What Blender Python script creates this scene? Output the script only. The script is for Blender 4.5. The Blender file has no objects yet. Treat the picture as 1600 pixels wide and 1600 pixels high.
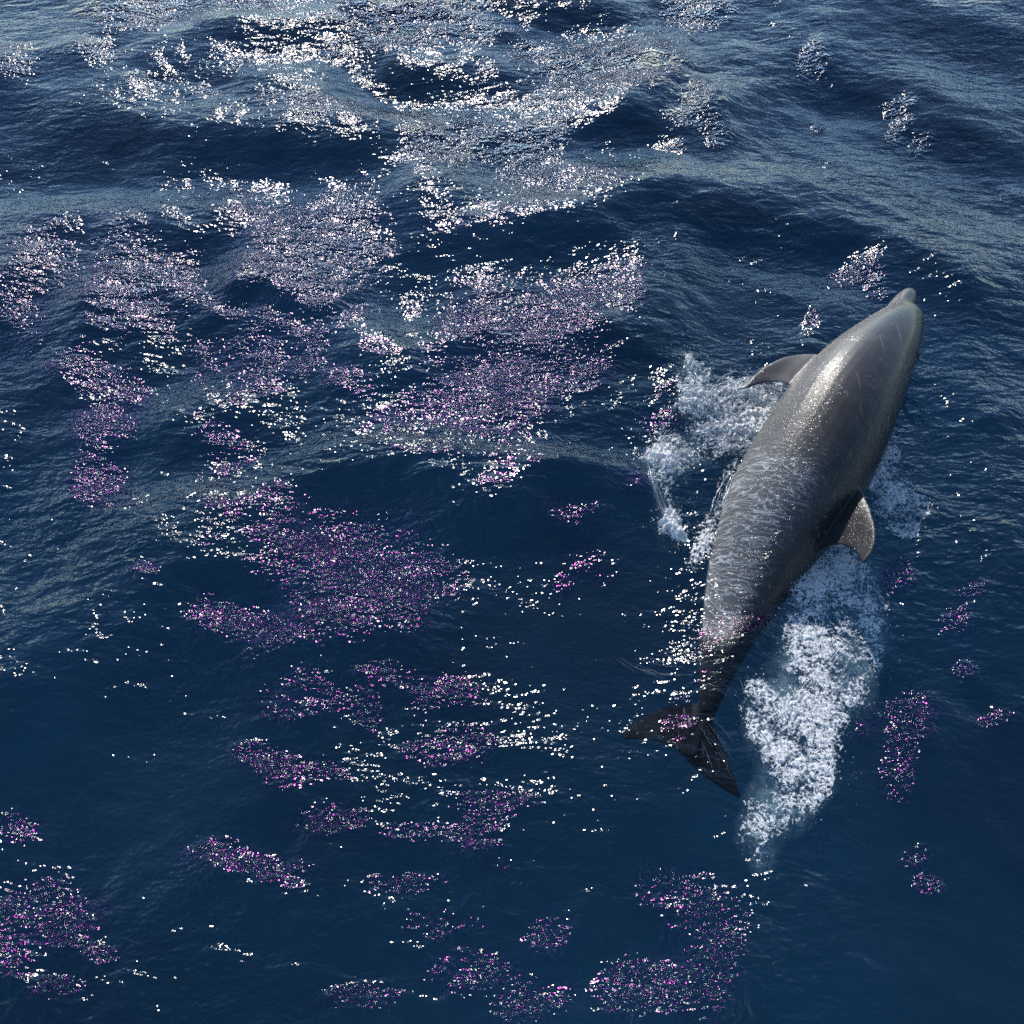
import bpy, bmesh, math, random
import numpy as np
from mathutils import Vector, Matrix
from mathutils.bvhtree import BVHTree

rng = np.random.default_rng(7)
random.seed(7)
scene = bpy.context.scene
COL = scene.collection

# ------------------------------------------------------------------ camera
CAM_H = 3.95
DEP = math.radians(48.0)
FOV = math.radians(50.0)
cam_d = bpy.data.cameras.new('camera')
cam_d.sensor_fit = 'AUTO'
cam_d.angle = FOV
cam_d.clip_start = 0.05
cam_d.clip_end = 3000
cam = bpy.data.objects.new('camera', cam_d)
COL.objects.link(cam)
cam.location = (0, 0, CAM_H)
cam.rotation_euler = (math.pi / 2 - DEP, 0, 0)
scene.camera = cam

# ------------------------------------------------------------------ sky and sun
SUN_EL = math.radians(31.0)
SUN_AZ = math.radians(-7.0)          # left of the view direction (+Y)
world = bpy.data.worlds.new('World')
scene.world = world
world.use_nodes = True
wn = world.node_tree.nodes
wl = world.node_tree.links
wn.clear()
sky = wn.new('ShaderNodeTexSky')
sky.sky_type = 'NISHITA'
sky.sun_disc = False
sky.sun_elevation = SUN_EL
sky.sun_rotation = SUN_AZ
sky.air_density = 1.0
sky.dust_density = 0.0
sky.ozone_density = 3.5
bg = wn.new('ShaderNodeBackground')
bg.inputs['Strength'].default_value = 0.15
wo = wn.new('ShaderNodeOutputWorld')
wl.new(sky.outputs[0], bg.inputs[0])
wl.new(bg.outputs[0], wo.inputs[0])

sun_d = bpy.data.lights.new('sun', 'SUN')
sun_d.energy = 4.8
sun_d.angle = math.radians(0.53)
sun_d.color = (1.0, 0.95, 0.87)
sun = bpy.data.objects.new('sun', sun_d)
COL.objects.link(sun)
SUN = Vector((math.sin(SUN_AZ) * math.cos(SUN_EL), math.cos(SUN_AZ) * math.cos(SUN_EL), math.sin(SUN_EL)))
sun.rotation_euler = (-SUN).to_track_quat('-Z', 'Y').to_euler()
sun.location = SUN * 30

scene.view_settings.view_transform = 'Standard'
scene.view_settings.look = 'None'
scene.view_settings.exposure = 0.62
scene.view_settings.gamma = 1.0
scene.view_settings.use_curve_mapping = False
scene.render.engine = 'CYCLES'
scene.cycles.use_denoising = False
scene.cycles.max_bounces = 4
scene.cycles.diffuse_bounces = 1
scene.cycles.glossy_bounces = 2
scene.cycles.volume_bounces = 0
scene.cycles.transparent_max_bounces = 8
scene.cycles.caustics_reflective = False
scene.cycles.caustics_refractive = False
scene.cycles.sample_clamp_direct = 9.0
scene.cycles.pixel_filter_type = 'BLACKMAN_HARRIS'
scene.cycles.filter_width = 1.7
scene.cycles.sample_clamp_indirect = 4.0

# ------------------------------------------------------------------ photo pixel -> place
F = 800.0 / math.tan(FOV / 2)
C0 = np.array([0, 0, CAM_H])
AX_R = np.array([1.0, 0, 0])
AX_F = np.array([0, math.cos(DEP), -math.sin(DEP)])
AX_U = np.array([0, math.sin(DEP), math.cos(DEP)])

def ray(px, py):
    return AX_F + AX_R * (px - 800) / F - AX_U * (py - 800) / F

def at_z(px, py, z=0.0):
    d = ray(px, py)
    return C0 + d * ((z - CAM_H) / d[2])

def at_plane(px, py, p, n):
    d = ray(px, py)
    return C0 + d * (np.dot(np.asarray(p) - C0, n) / np.dot(d, n))

def depth_of(p):
    return float(np.dot(np.asarray(p) - C0, AX_F))

def to_pix(X, Y, Z=0.0):
    dx, dy, dz = X, Y, Z - CAM_H
    dep = dy * AX_F[1] + dz * AX_F[2]
    dep = np.where(dep < 0.05, 0.05, dep)
    return 800 + F * dx / dep, 800 - F * (dy * AX_U[1] + dz * AX_U[2]) / dep

# ------------------------------------------------------------------ small numpy noise
_perm = rng.permutation(256)
_perm = np.concatenate([_perm, _perm])
_ang = rng.uniform(0, 2 * math.pi, 256)
_gx, _gy = np.cos(_ang), np.sin(_ang)

def noise2(x, y, seed=0):
    x = np.asarray(x, float) + seed * 17.31
    y = np.asarray(y, float) + seed * 7.77
    xi = np.floor(x).astype(int)
    yi = np.floor(y).astype(int)
    fx, fy = x - xi, y - yi
    u = fx * fx * fx * (fx * (fx * 6 - 15) + 10)
    v = fy * fy * fy * (fy * (fy * 6 - 15) + 10)
    def g(ix, iy, dx, dy):
        h = _perm[(_perm[ix & 255] + iy) & 255]
        return _gx[h] * dx + _gy[h] * dy
    a = g(xi, yi, fx, fy)
    b = g(xi + 1, yi, fx - 1, fy)
    c = g(xi, yi + 1, fx, fy - 1)
    d = g(xi + 1, yi + 1, fx - 1, fy - 1)
    return ((a + (b - a) * u) + ((c + (d - c) * u) - (a + (b - a) * u)) * v) * 1.5

def fbm(x, y, octv=4, seed=0):
    s, a = 0.0, 0.5
    for o in range(octv):
        s = s + a * noise2(x * 2 ** o, y * 2 ** o, seed + o)
        a *= 0.5
    return s

def smooth(a, b, x):
    t = np.clip((x - a) / (b - a), 0, 1)
    return t * t * (3 - 2 * t)

# ------------------------------------------------------------------ node helper
class NT:
    def __init__(self, name):
        self.m = bpy.data.materials.new(name)
        self.m.use_nodes = True
        self.n = self.m.node_tree.nodes
        self.l = self.m.node_tree.links
        self.n.clear()
        self.out = self.n.new('ShaderNodeOutputMaterial')
    def node(self, typ, **kw):
        nd = self.n.new(typ)
        for k, v in kw.items():
            if k.startswith('i_'):
                nd.inputs[int(k[2:])].default_value = v
            else:
                setattr(nd, k, v)
        return nd
    def link(self, a, b):
        self.l.new(a, b)
    def math(self, op, a, b=0.0, c=None):
        nd = self.n.new('ShaderNodeMath')
        nd.operation = op
        for i, v in enumerate((a, b, c)):
            if v is None:
                continue
            if isinstance(v, (int, float)):
                nd.inputs[i].default_value = v
            else:
                self.l.new(v, nd.inputs[i])
        return nd.outputs[0]
    flat = False
    def noise(self, vec, scale, detail=2.0, rough=0.5, dist=0.0):
        nd = self.n.new('ShaderNodeTexNoise')
        nd.noise_dimensions = '2D' if self.flat else '3D'
        nd.inputs['Scale'].default_value = scale
        nd.inputs['Detail'].default_value = detail
        nd.inputs['Roughness'].default_value = rough
        nd.inputs['Distortion'].default_value = dist
        self.l.new(vec, nd.inputs['Vector'])
        return nd.outputs['Fac']
    def mapping(self, vec, rot=(0, 0, 0), scale=(1, 1, 1)):
        nd = self.n.new('ShaderNodeMapping')
        nd.inputs['Rotation'].default_value = rot
        nd.inputs['Scale'].default_value = scale
        self.l.new(vec, nd.inputs['Vector'])
        return nd.outputs[0]
    def attr(self, name):
        nd = self.n.new('ShaderNodeAttribute')
        nd.attribute_name = name
        return nd.outputs['Fac']
    def ramp(self, fac, stops):
        nd = self.n.new('ShaderNodeValToRGB')
        el = nd.color_ramp.elements
        el[0].position, el[0].color = stops[0][0], stops[0][1]
        el[1].position, el[1].color = stops[-1][0], stops[-1][1]
        for p, c in stops[1:-1]:
            e = el.new(p)
            e.color = c
        self.l.new(fac, nd.inputs[0])
        return nd.outputs[0]
    def mixrgb(self, fac, a, b):
        nd = self.n.new('ShaderNodeMix')
        nd.data_type = 'RGBA'
        for idx, v in ((0, fac), (6, a), (7, b)):
            if isinstance(v, (int, float, tuple)):
                nd.inputs[idx].default_value = v
            else:
                self.l.new(v, nd.inputs[idx])
        return nd.outputs[2]
    def mix(self, fac, a, b):
        nd = self.n.new('ShaderNodeMixShader')
        if isinstance(fac, (int, float)):
            nd.inputs[0].default_value = fac
        else:
            self.l.new(fac, nd.inputs[0])
        self.l.new(a, nd.inputs[1])
        self.l.new(b, nd.inputs[2])
        return nd.outputs[0]

# ------------------------------------------------------------------ materials
def water_material():
    t = NT('sea_water')
    t.flat = True
    co = t.node('ShaderNodeTexCoord').outputs['Object']
    ruf = t.attr('ruffle')
    calm = t.attr('calm')
    # wind ripples, stretched along the crests
    v1 = t.mapping(co, (0, 0, math.radians(-22)), (0.55, 1.0, 1.0))
    r1 = t.noise(v1, 8.0, 3.0, 0.58, 0.3)
    v2 = t.mapping(co, (0, 0, math.radians(15)), (0.5, 1.0, 1.0))
    r2 = t.noise(v2, 21.0, 2.0, 0.55, 0.0)
    r3 = t.noise(co, 52.0, 1.0, 0.5, 0.0)
    gust = t.noise(co, 1.3, 1.0, 0.5, 0.0)
    gm = t.math('MULTIPLY_ADD', gust, 1.4, 0.3)
    keep = t.math('SUBTRACT', 1.0, calm)
    gm = t.math('MULTIPLY', gm, t.math('MULTIPLY_ADD', t.attr('far'), -0.8, 1.8))
    a1 = t.math('MULTIPLY', t.math('MULTIPLY', r1, 0.017), t.math('MULTIPLY', gm, keep))
    a2 = t.math('MULTIPLY', t.math('MULTIPLY', r2, 0.0048), t.math('MULTIPLY', gm, keep))
    far = t.attr('far')
    r4 = t.noise(co, 32.0, 1.5, 0.5, 0.0)
    nearf = t.math('SUBTRACT', 1.0, far)
    a3 = t.math('MULTIPLY', r3, t.math('MULTIPLY_ADD', t.math('MULTIPLY', ruf, nearf), 0.0108, 0.0021))
    a3 = t.math('ADD', a3, t.math('MULTIPLY', r4, t.math('MULTIPLY', t.math('MULTIPLY', ruf, far), 0.018)))
    over = t.attr('over')
    rr = t.noise(t.mapping(co, (0, 0, math.radians(-25)), (0.45, 1.25, 1.0)), 17.0, 1.0, 0.5, 0.7)
    rr = t.math('MULTIPLY', t.math('ABSOLUTE', t.math('SUBTRACT', rr, 0.5)), t.math('MULTIPLY', over, -0.030))
    h = t.math('ADD', t.math('ADD', t.math('ADD', a1, a2), a3), rr)
    bump = t.node('ShaderNodeBump')
    bump.inputs['Strength'].default_value = 1.0
    bump.inputs['Distance'].default_value = 1.0
    t.link(h, bump.inputs['Height'])
    N = bump.outputs[0]
    fr = t.node('ShaderNodeFresnel')
    back = t.node('ShaderNodeNewGeometry').outputs['Backfacing']
    t.link(t.math('MULTIPLY_ADD', back, 1 / 1.34 - 1.34, 1.34), fr.inputs['IOR'])   # the sheet does not bend rays: no total reflection from below
    t.link(N, fr.inputs['Normal'])
    gl = t.node('ShaderNodeBsdfGlossy')
    gl.distribution = 'BECKMANN'
    gl.inputs['Roughness'].default_value = 0.12
    t.link(N, gl.inputs['Normal'])
    # purple fringe of the sun glints, painted into the reflection colour
    film_or_fringe = t.attr('film_or_fringe')
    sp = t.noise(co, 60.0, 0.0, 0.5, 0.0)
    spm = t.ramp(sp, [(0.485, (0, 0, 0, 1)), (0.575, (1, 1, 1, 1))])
    tint = t.mixrgb(t.math('MULTIPLY', spm, film_or_fringe), (1, 1, 1, 1), (1.0, 0.16, 0.94, 1))
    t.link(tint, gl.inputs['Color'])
    tr = t.node('ShaderNodeBsdfTransparent')
    tr.inputs['Color'].default_value = (0.95, 0.98, 1.0, 1)
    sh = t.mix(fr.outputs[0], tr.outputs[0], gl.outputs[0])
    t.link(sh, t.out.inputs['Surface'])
    va = t.node('ShaderNodeVolumeAbsorption')
    va.inputs['Color'].default_value = (0.10, 0.60, 0.77, 1)
    va.inputs['Density'].default_value = 0.45
    t.link(va.outputs[0], t.out.inputs['Volume'])
    return t.m

def deep_material():
    t = NT('deep_blue')
    co = t.node('ShaderNodeTexCoord').outputs['Object']
    n = t.noise(co, 0.30, 3.0, 0.55)
    c = t.ramp(n, [(0.32, (0.10, 0.062, 0.060, 1)), (0.68, (0.20, 0.115, 0.108, 1))])
    d = t.node('ShaderNodeBsdfDiffuse')
    t.link(c, d.inputs[0])
    t.link(d.outputs[0], t.out.inputs['Surface'])
    return t.m

def skin_material():
    t = NT('dolphin_skin')
    co = t.node('ShaderNodeTexCoord').outputs['Object']
    ax = t.attr('along')
    dors = t.attr('dorsal')
    wet = t.attr('wet')
    blot = t.noise(co, 9.0, 4.0, 0.6, 0.3)
    fine = t.noise(co, 60.0, 3.0, 0.6)
    base = t.ramp(dors, [(0.0, (0.105, 0.096, 0.090, 1)), (0.30, (0.064, 0.059, 0.057, 1)),
                         (0.55, (0.036, 0.0335, 0.033, 1)), (1.0, (0.017, 0.0165, 0.017, 1))])
    var = t.math('MULTIPLY_ADD', blot, 1.1, 0.45)
    var = t.math('MULTIPLY', var, t.math('MULTIPLY_ADD', fine, 0.25, 0.88))
    tailp = t.node('ShaderNodeMapRange')
    t.link(ax, tailp.inputs[0])
    tailp.inputs[1].default_value = 0.02
    tailp.inputs[2].default_value = 0.16
    tailp.inputs[3].default_value = 0.34
    tailp.inputs[4].default_value = 1.0
    var = t.math('MULTIPLY', var, tailp.outputs[0])
    vc = t.node('ShaderNodeCombineXYZ')
    for i in range(3):
        t.link(var, vc.inputs[i])
    mul = t.node('ShaderNodeMix', data_type='RGBA', blend_type='MULTIPLY')
    mul.inputs[0].default_value = 1.0
    t.link(base, mul.inputs[6])
    t.link(vc.outputs[0], mul.inputs[7])
    # pale rake marks and scratches
    sc1 = t.noise(t.mapping(co, (0.3, 0.2, math.radians(40)), (26.0, 1.6, 8.0)), 2.2, 1.0, 0.5, 0.2)
    sc2 = t.noise(t.mapping(co, (0.1, 0.5, math.radians(-15)), (30.0, 1.8, 9.0)), 2.0, 1.0, 0.5, 0.2)
    scr = t.math('MAXIMUM', t.math('GREATER_THAN', sc1, 0.715), t.math('GREATER_THAN', sc2, 0.72))
    spot = t.math('GREATER_THAN', t.noise(co, 34.0, 1.0, 0.5), 0.735)
    scr = t.math('MULTIPLY', t.math('MAXIMUM', scr, spot), 0.35)
    # dark creases
    crease = t.attr('crease')
    colr = t.mixrgb(scr, mul.outputs[2], (0.14, 0.135, 0.13, 1))
    colr = t.mixrgb(crease, colr, (0.012, 0.012, 0.013, 1))
    # water running over the skin: ridged film on the hind part
    ridg = t.noise(t.mapping(co, (0, 0, math.radians(-28)), (0.55, 1.3, 1.0)), 22.0, 3.0, 0.55, 0.8)
    rid2 = t.math('ABSOLUTE', t.math('SUBTRACT', ridg, 0.5))
    drops = t.noise(co, 95.0, 1.0, 0.5)
    h = t.math('ADD', t.math('MULTIPLY', t.math('MULTIPLY', rid2, -0.026), wet),
               t.math('MULTIPLY', t.math('MULTIPLY', drops, 0.0056), t.attr('film_or_fringe')))
    hb = t.math('ADD', t.math('MULTIPLY', t.math('MULTIPLY', rid2, -0.004), wet), t.math('MULTIPLY', blot, 0.0010))
    bump0 = t.node('ShaderNodeBump')
    bump0.inputs['Strength'].default_value = 1.0
    bump0.inputs['Distance'].default_value = 1.0
    t.link(hb, bump0.inputs['Height'])
    bump = t.node('ShaderNodeBump')
    bump.inputs['Strength'].default_value = 1.0
    bump.inputs['Distance'].default_value = 1.0
    t.link(h, bump.inputs['Height'])
    p = t.node('ShaderNodeBsdfPrincipled')
    t.link(colr, p.inputs['Base Color'])
    p.inputs['Roughness'].default_value = 0.42
    t.link(t.math('MULTIPLY', t.attr('dry'), 0.14), p.inputs['Specular IOR Level'])
    t.link(t.math('MULTIPLY', t.attr('dry'), 0.42), p.inputs['Coat Weight'])
    p.inputs['Coat Roughness'].default_value = 0.10
    p.inputs['Coat IOR'].default_value = 1.33
    t.link(bump0.outputs[0], p.inputs['Normal'])
    t.link(bump.outputs[0], p.inputs['Coat Normal'])
    t.link(p.outputs[0], t.out.inputs['Surface'])
    return t.m

def eye_material():
    t = NT('eye_dark')
    p = t.node('ShaderNodeBsdfPrincipled')
    co = t.node('ShaderNodeTexCoord').outputs['Object']
    n = t.noise(co, 80.0)
    c = t.ramp(n, [(0.3, (0.008, 0.007, 0.006, 1)), (0.7, (0.02, 0.016, 0.013, 1))])
    t.link(c, p.inputs['Base Color'])
    p.inputs['Roughness'].default_value = 0.08
    t.link(p.outputs[0], t.out.inputs['Surface'])
    return t.m

def foam_material():
    t = NT('sea_foam')
    co = t.node('ShaderNodeTexCoord').outputs['Object']
    dens = t.attr('foam_cover')
    n = t.noise(co, 62.0, 4.0, 0.7, 1.2)
    n2 = t.noise(co, 210.0, 2.0, 0.6)
    bump = t.node('ShaderNodeBump')
    bump.inputs['Strength'].default_value = 1.0
    bump.inputs['Distance'].default_value = 1.0
    t.link(t.math('ADD', t.math('MULTIPLY', n, 0.008), t.math('MULTIPLY', n2, 0.004)), bump.inputs['Height'])
    d = t.node('ShaderNodeBsdfDiffuse')
    d.inputs[0].default_value = (0.90, 0.91, 0.91, 1)
    t.link(bump.outputs[0], d.inputs['Normal'])
    tl = t.node('ShaderNodeBsdfTranslucent')
    tl.inputs[0].default_value = (0.70, 0.78, 0.82, 1)
    dd = t.mix(0.3, d.outputs[0], tl.outputs[0])
    g = t.node('ShaderNodeBsdfGlossy')
    g.inputs['Roughness'].default_value = 0.15
    t.link(bump.outputs[0], g.inputs['Normal'])
    body = t.mix(0.06, dd, g.outputs[0])
    tr = t.node('ShaderNodeBsdfTransparent')
    tr.inputs[0].default_value = (0.93, 0.98, 1, 1)
    fil = t.noise(co, 30.0, 3.0, 0.6, 1.1)
    fil = t.math('SUBTRACT', 1.0, t.math('MULTIPLY', t.math('ABSOLUTE', t.math('SUBTRACT', fil, 0.5)), 2.0))
    a = t.math('ADD', t.math('MULTIPLY', dens, 1.45), t.math('MULTIPLY_ADD', n, 1.2, -0.60))
    a = t.math('ADD', a, t.math('MULTIPLY_ADD', fil, 4.2, -3.55))
    a = t.math('ADD', a, t.math('MULTIPLY_ADD', n2, 1.2, -0.60))
    nd = t.node('ShaderNodeMapRange')
    nd.interpolation_type = 'SMOOTHSTEP'
    t.link(a, nd.inputs[0])
    nd.inputs[1].default_value = 0.22
    nd.inputs[2].default_value = 0.72
    nd.inputs[3].default_value = 0.0
    nd.inputs[4].default_value = 0.97
    sh = t.mix(nd.outputs[0], tr.outputs[0], body)
    t.link(sh, t.out.inputs['Surface'])
    return t.m

def drop_material():
    t = NT('water_drops')
    co = t.node('ShaderNodeTexCoord').outputs['Object']
    n = t.noise(co, 30.0, 2.0)
    c = t.ramp(n, [(0.3, (0.62, 0.70, 0.74, 1)), (0.7, (0.85, 0.88, 0.90, 1))])
    d = t.node('ShaderNodeBsdfDiffuse')
    t.link(c, d.inputs[0])
    tl = t.node('ShaderNodeBsdfTranslucent')
    t.link(c, tl.inputs[0])
    tr = t.node('ShaderNodeBsdfTransparent')
    g = t.node('ShaderNodeBsdfGlossy')
    g.inputs['Roughness'].default_value = 0.12
    fr = t.node('ShaderNodeFresnel')
    fr.inputs['IOR'].default_value = 1.33
    s = t.mix(0.5, d.outputs[0], tl.outputs[0])
    s = t.mix(0.35, s, tr.outputs[0])
    s = t.mix(fr.outputs[0], s, g.outputs[0])
    t.link(s, t.out.inputs['Surface'])
    return t.m

def milky_material():
    t = NT('aerated_water')
    co = t.node('ShaderNodeTexCoord').outputs['Object']
    n = t.noise(co, 14.0, 4.0, 0.6, 0.5)
    d = t.node('ShaderNodeBsdfDiffuse')
    d.inputs[0].default_value = (0.42, 0.60, 0.66, 1)
    tr = t.node('ShaderNodeBsdfTransparent')
    a = t.math('MULTIPLY', t.attr('foam_cover'), t.math('MULTIPLY_ADD', n, 1.6, -0.35))
    nd = t.node('ShaderNodeMapRange')
    t.link(a, nd.inputs[0])
    nd.inputs[1].default_value = 0.0
    nd.inputs[2].default_value = 1.0
    nd.inputs[4].default_value = 0.30
    t.link(t.mix(nd.outputs[0], tr.outputs[0], d.outputs[0]), t.out.inputs['Surface'])
    return t.m

M_MILK = milky_material()
M_WATER, M_DEEP, M_SKIN, M_EYE, M_FOAM, M_DROP = (water_material(), deep_material(), skin_material(),
                                                  eye_material(), foam_material(), drop_material())

# ------------------------------------------------------------------ dolphin axis (needed by the water too)
# centre pixel, half width in pixels, height of the axis above the sea, roll of the back from the viewer
ST = [
    (1103, 1118, 15, -0.165, 22), (1112, 1085, 21, -0.160, 24), (1117, 1060, 28, -0.150, 27),
    (1124, 1030, 37, -0.130, 31), (1137, 990, 46, -0.108, 36), (1155, 942, 58, -0.065, 43),
    (1172, 902, 67, -0.025, 50), (1190, 864, 76, 0.018, 56), (1211, 822, 86, 0.062, 56),
    (1231, 785, 92, 0.098, 58), (1253, 748, 95, 0.135, 60), (1278, 704, 93, 0.180, 62),
    (1297, 670, 90, 0.212, 62), (1313, 640, 86, 0.236, 62), (1331, 611, 79, 0.255, 62),
    (1352, 580, 70, 0.266, 62), (1376, 550, 58, 0.270, 62), (1391, 530, 49, 0.272, 62),
    (1402, 514, 41, 0.272, 62), (1410, 503, 34, 0.270, 62),
]
AXP = np.array([at_z(a, b, z) for a, b, w, z, r in ST])
AXW = np.array([w * depth_of(p) / F for (a, b, w, z, r), p in zip(ST, AXP)])
AXROLL = np.radians([s[4] for s in ST])
seg = np.linalg.norm(np.diff(AXP, axis=0), axis=1)
AXS = np.concatenate([[0], np.cumsum(seg)])
BODY_LEN = AXS[-1]

def axis_at(s):
    p = np.array([np.interp(s, AXS, AXP[:, k]) for k in range(3)])
    return p, np.interp(s, AXS, AXW), np.interp(s, AXS, AXROLL)

def axis_smooth(n):
    ss = np.linspace(0, BODY_LEN, 400)
    P = np.array([axis_at(s)[0] for s in ss])
    W = np.array([axis_at(s)[1] for s in ss])
    Rr = np.array([axis_at(s)[2] for s in ss])
    k = np.hanning(41)
    k /= k.sum()
    def sm(a):
        pad = np.concatenate([2 * a[0] - a[20:0:-1], a, 2 * a[-1] - a[-2:-22:-1]])
        return np.convolve(pad, k, 'valid')
    P = np.stack([sm(P[:, i]) for i in range(3)], 1)
    W2 = sm(W)
    Rr = sm(Rr)
    idx = np.linspace(0, 399, n).round().astype(int)
    return ss[idx], P[idx], W2[idx], Rr[idx], P

NS = 90
S_, P_, W_, R_, P_fine = axis_smooth(NS)
T_ = np.gradient(P_, axis=0)
T_ /= np.linalg.norm(T_, axis=1)[:, None]
V_ = C0 - P_
V_ -= (V_ * T_).sum(1)[:, None] * T_
V_ /= np.linalg.norm(V_, axis=1)[:, None]
RT_ = np.cross(T_, V_)                    # points to the photograph's right when the tangent runs to the head
RT_ *= np.sign(RT_[:, 0]).reshape(-1, 1)
D_ = np.cos(R_)[:, None] * V_ + np.sin(R_)[:, None] * RT_      # towards the back
L_ = np.cos(R_)[:, None] * -RT_ + np.sin(R_)[:, None] * V_     # towards the left flank

# ------------------------------------------------------------------ sea surface
RIDGES = [   # crest line in photo pixels, height, width towards the viewer, width away
    ([(-150, 1190), (0, 1095), (150, 1000), (270, 900), (400, 820), (600, 775), (820, 772), (1010, 740)], 0.095, 0.33, 0.52),
    ([(950, 590), (985, 510), (1010, 430), (1065, 345), (1200, 325), (1350, 365), (1480, 430), (1650, 520)], 0.10, 0.28, 0.55),
    ([(1040, 250), (1130, 160), (1200, 110), (1290, 92), (1400, 140), (1700, 245)], 0.10, 0.40, 0.8),
    ([(-150, 150), (60, 95), (200, 82), (400, 92), (560, 135)], 0.10, 0.40, 0.9),
    ([(480, -10), (620, 12), (700, 42), (820, 62), (1000, 150), (1100, 160)], 0.09, 0.45, 0.7),
    ([(330, 470), (400, 462), (480, 475), (540, 500)], 0.045, 0.09, 0.20),
    ([(650, 560), (760, 530), (900, 550), (980, 520)], 0.04, 0.12, 0.22),
    ([(1250, 500), (1420, 560), (1600, 690)], 0.05, 0.3, 0.5),
]
PATCH = [  # glittering, ruffled water: centre, radii, strength
    (230, 25, 95, 25, 1), (370, 8, 65, 16, 1), (650, 20, 95, 32, 1.1), (760, 45, 55, 20, 1), (620, 65, 65, 14, .9),
    (850, 75, 45, 15, 1), (960, 108, 100, 45, 1.2), (870, 100, 45, 24, .9), (1090, 170, 48, 40, 1.1), (1122, 210, 20, 22, 1),
    (1080, 20, 65, 26, .9), (30, 110, 32, 26, .8), (150, 90, 60, 10, .8), (225, 135, 30, 15, .8), (320, 145, 20, 15, .7),
    (420, 160, 25, 15, .7), (520, 175, 85, 24, .8), (670, 230, 36, 36, .9), (740, 220, 38, 42, 1), (830, 235, 56, 45, 1.2),
    (910, 290, 50, 30, .9), (850, 295, 22, 22, .9), (550, 300, 50, 32, .9), (400, 310, 60, 30, .4), (70, 420, 55, 60, .9),
    (28, 480, 38, 60, 1), (190, 430, 50, 90, 1), (180, 480, 60, 40, 1), (275, 440, 40, 60, .8), (240, 505, 40, 20, .8),
    (470, 395, 110, 75, 1.15), (580, 370, 70, 48, .9), (400, 435, 62, 30, 1.1), (470, 495, 100, 16, 1.1), (405, 560, 100, 42, 1.1),
    (350, 490, 30, 20, .8), (780, 360, 30, 20, .7), (720, 360, 50, 20, .6), (980, 450, 25, 42, 1), (890, 470, 65, 30, .8),
    (730, 510, 40, 42, .9), (850, 540, 80, 50, 1), (770, 600, 100, 52, 1), (920, 580, 30, 30, .9), (700, 640, 60, 25, .8),
    (820, 650, 42, 20, .8), (540, 610, 40, 20, .8), (130, 580, 50, 30, .9), (210, 620, 20, 30, .7), (160, 670, 45, 38, .9),
    (340, 690, 30, 25, .7), (145, 740, 42, 40, .8), (520, 830, 115, 38, 1.0), (550, 900, 130, 60, 1.1), (545, 870, 110, 60, 1.2), (640, 920, 30, 80, 1.1),
    (400, 990, 60, 45, 1.2), (520, 980, 105, 40, 1.0), (230, 910, 22, 12, 1), (320, 970, 34, 30, .8), (600, 1060, 40, 20, 1),
    (480, 1090, 70, 30, .9), (570, 1110, 22, 32, 1), (690, 1080, 50, 30, .9), (890, 820, 42, 30, .9), (910, 880, 30, 25, .9),
    (870, 915, 16, 15, .9), (940, 912, 16, 9, .9), (700, 1170, 62, 26, 1), (400, 1180, 42, 25, 1), (460, 1215, 60, 25, .9),
    (750, 1260, 52, 30, 1), (740, 1320, 42, 26, 1.1), (510, 1295, 46, 25, 1.2), (640, 1310, 42, 16, 1), (640, 1390, 52, 16, 1.1),
    (770, 1360, 20, 16, 1), (70, 1430, 72, 60, 1.2), (20, 1290, 32, 20, 1), (15, 1500, 32, 30, 1.2), (150, 1490, 32, 15, 1.1),
    (90, 1550, 42, 20, 1.1), (420, 1370, 60, 24, .9), (340, 1340, 50, 20, .9), (1050, 1400, 48, 42, 1.1), (1090, 1480, 55, 70, 1.35),
    (1080, 1570, 60, 44, 1.35), (990, 1550, 50, 50, 1.2), (690, 1460, 52, 20, 1.2), (740, 1530, 60, 30, 1.2), (830, 1570, 60, 40, 1.2),
    (560, 1570, 60, 20, 1.1), (850, 1470, 42, 30, 1), (1412, 1130, 36, 40, 1.15), (1405, 1205, 25, 50, 1.2), (1435, 1345, 20, 18, 1.1),
    (1452, 1390, 18, 18, 1.2), (1490, 985, 20, 26, 1), (1520, 940, 20, 12, 1), (1503, 1060, 16, 15, 1.1), (1548, 1130, 30, 12, 1.1),
    (1408, 182, 20, 32, 1), (1442, 212, 20, 14, .9), (1268, 105, 20, 26, 1.1), (1340, 420, 42, 22, 1), (1372, 450, 16, 24, 1),
    (1395, 912, 22, 20, 1.1), (1350, 1145, 8, 16, 1.2), (1065, 1135, 26, 26, 1), (1150, 985, 40, 18, 1), (1030, 665, 26, 16, .9),
    (980, 775, 25, 15, .9), (1576, 290, 12, 14, 1), (1278, 186, 8, 8, 1), (1280, 1310, 20, 40, .0),
]

def poly_signed(X, Y, pts):
    """distance to a polyline on the sea and which side (positive: away from the viewer), with end fade"""
    best = np.full(X.shape, 1e9)
    side = np.zeros(X.shape)
    tt = np.zeros(X.shape)
    n = len(pts) - 1
    for i in range(n):
        a, b = pts[i], pts[i + 1]
        d = b - a
        L2 = d @ d
        t = ((X - a[0]) * d[0] + (Y - a[1]) * d[1]) / L2
        tc = np.clip(t, 0, 1)
        dx, dy = X - a[0] - tc * d[0], Y - a[1] - tc * d[1]
        dist = np.hypot(dx, dy)
        cr = d[0] * (Y - a[1]) - d[1] * (X - a[0])
        m = dist < best
        best = np.where(m, dist, best)
        side = np.where(m, np.sign(cr), side)
        tt = np.where(m, (i + tc) / n, tt)
    return best, side, tt

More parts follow.
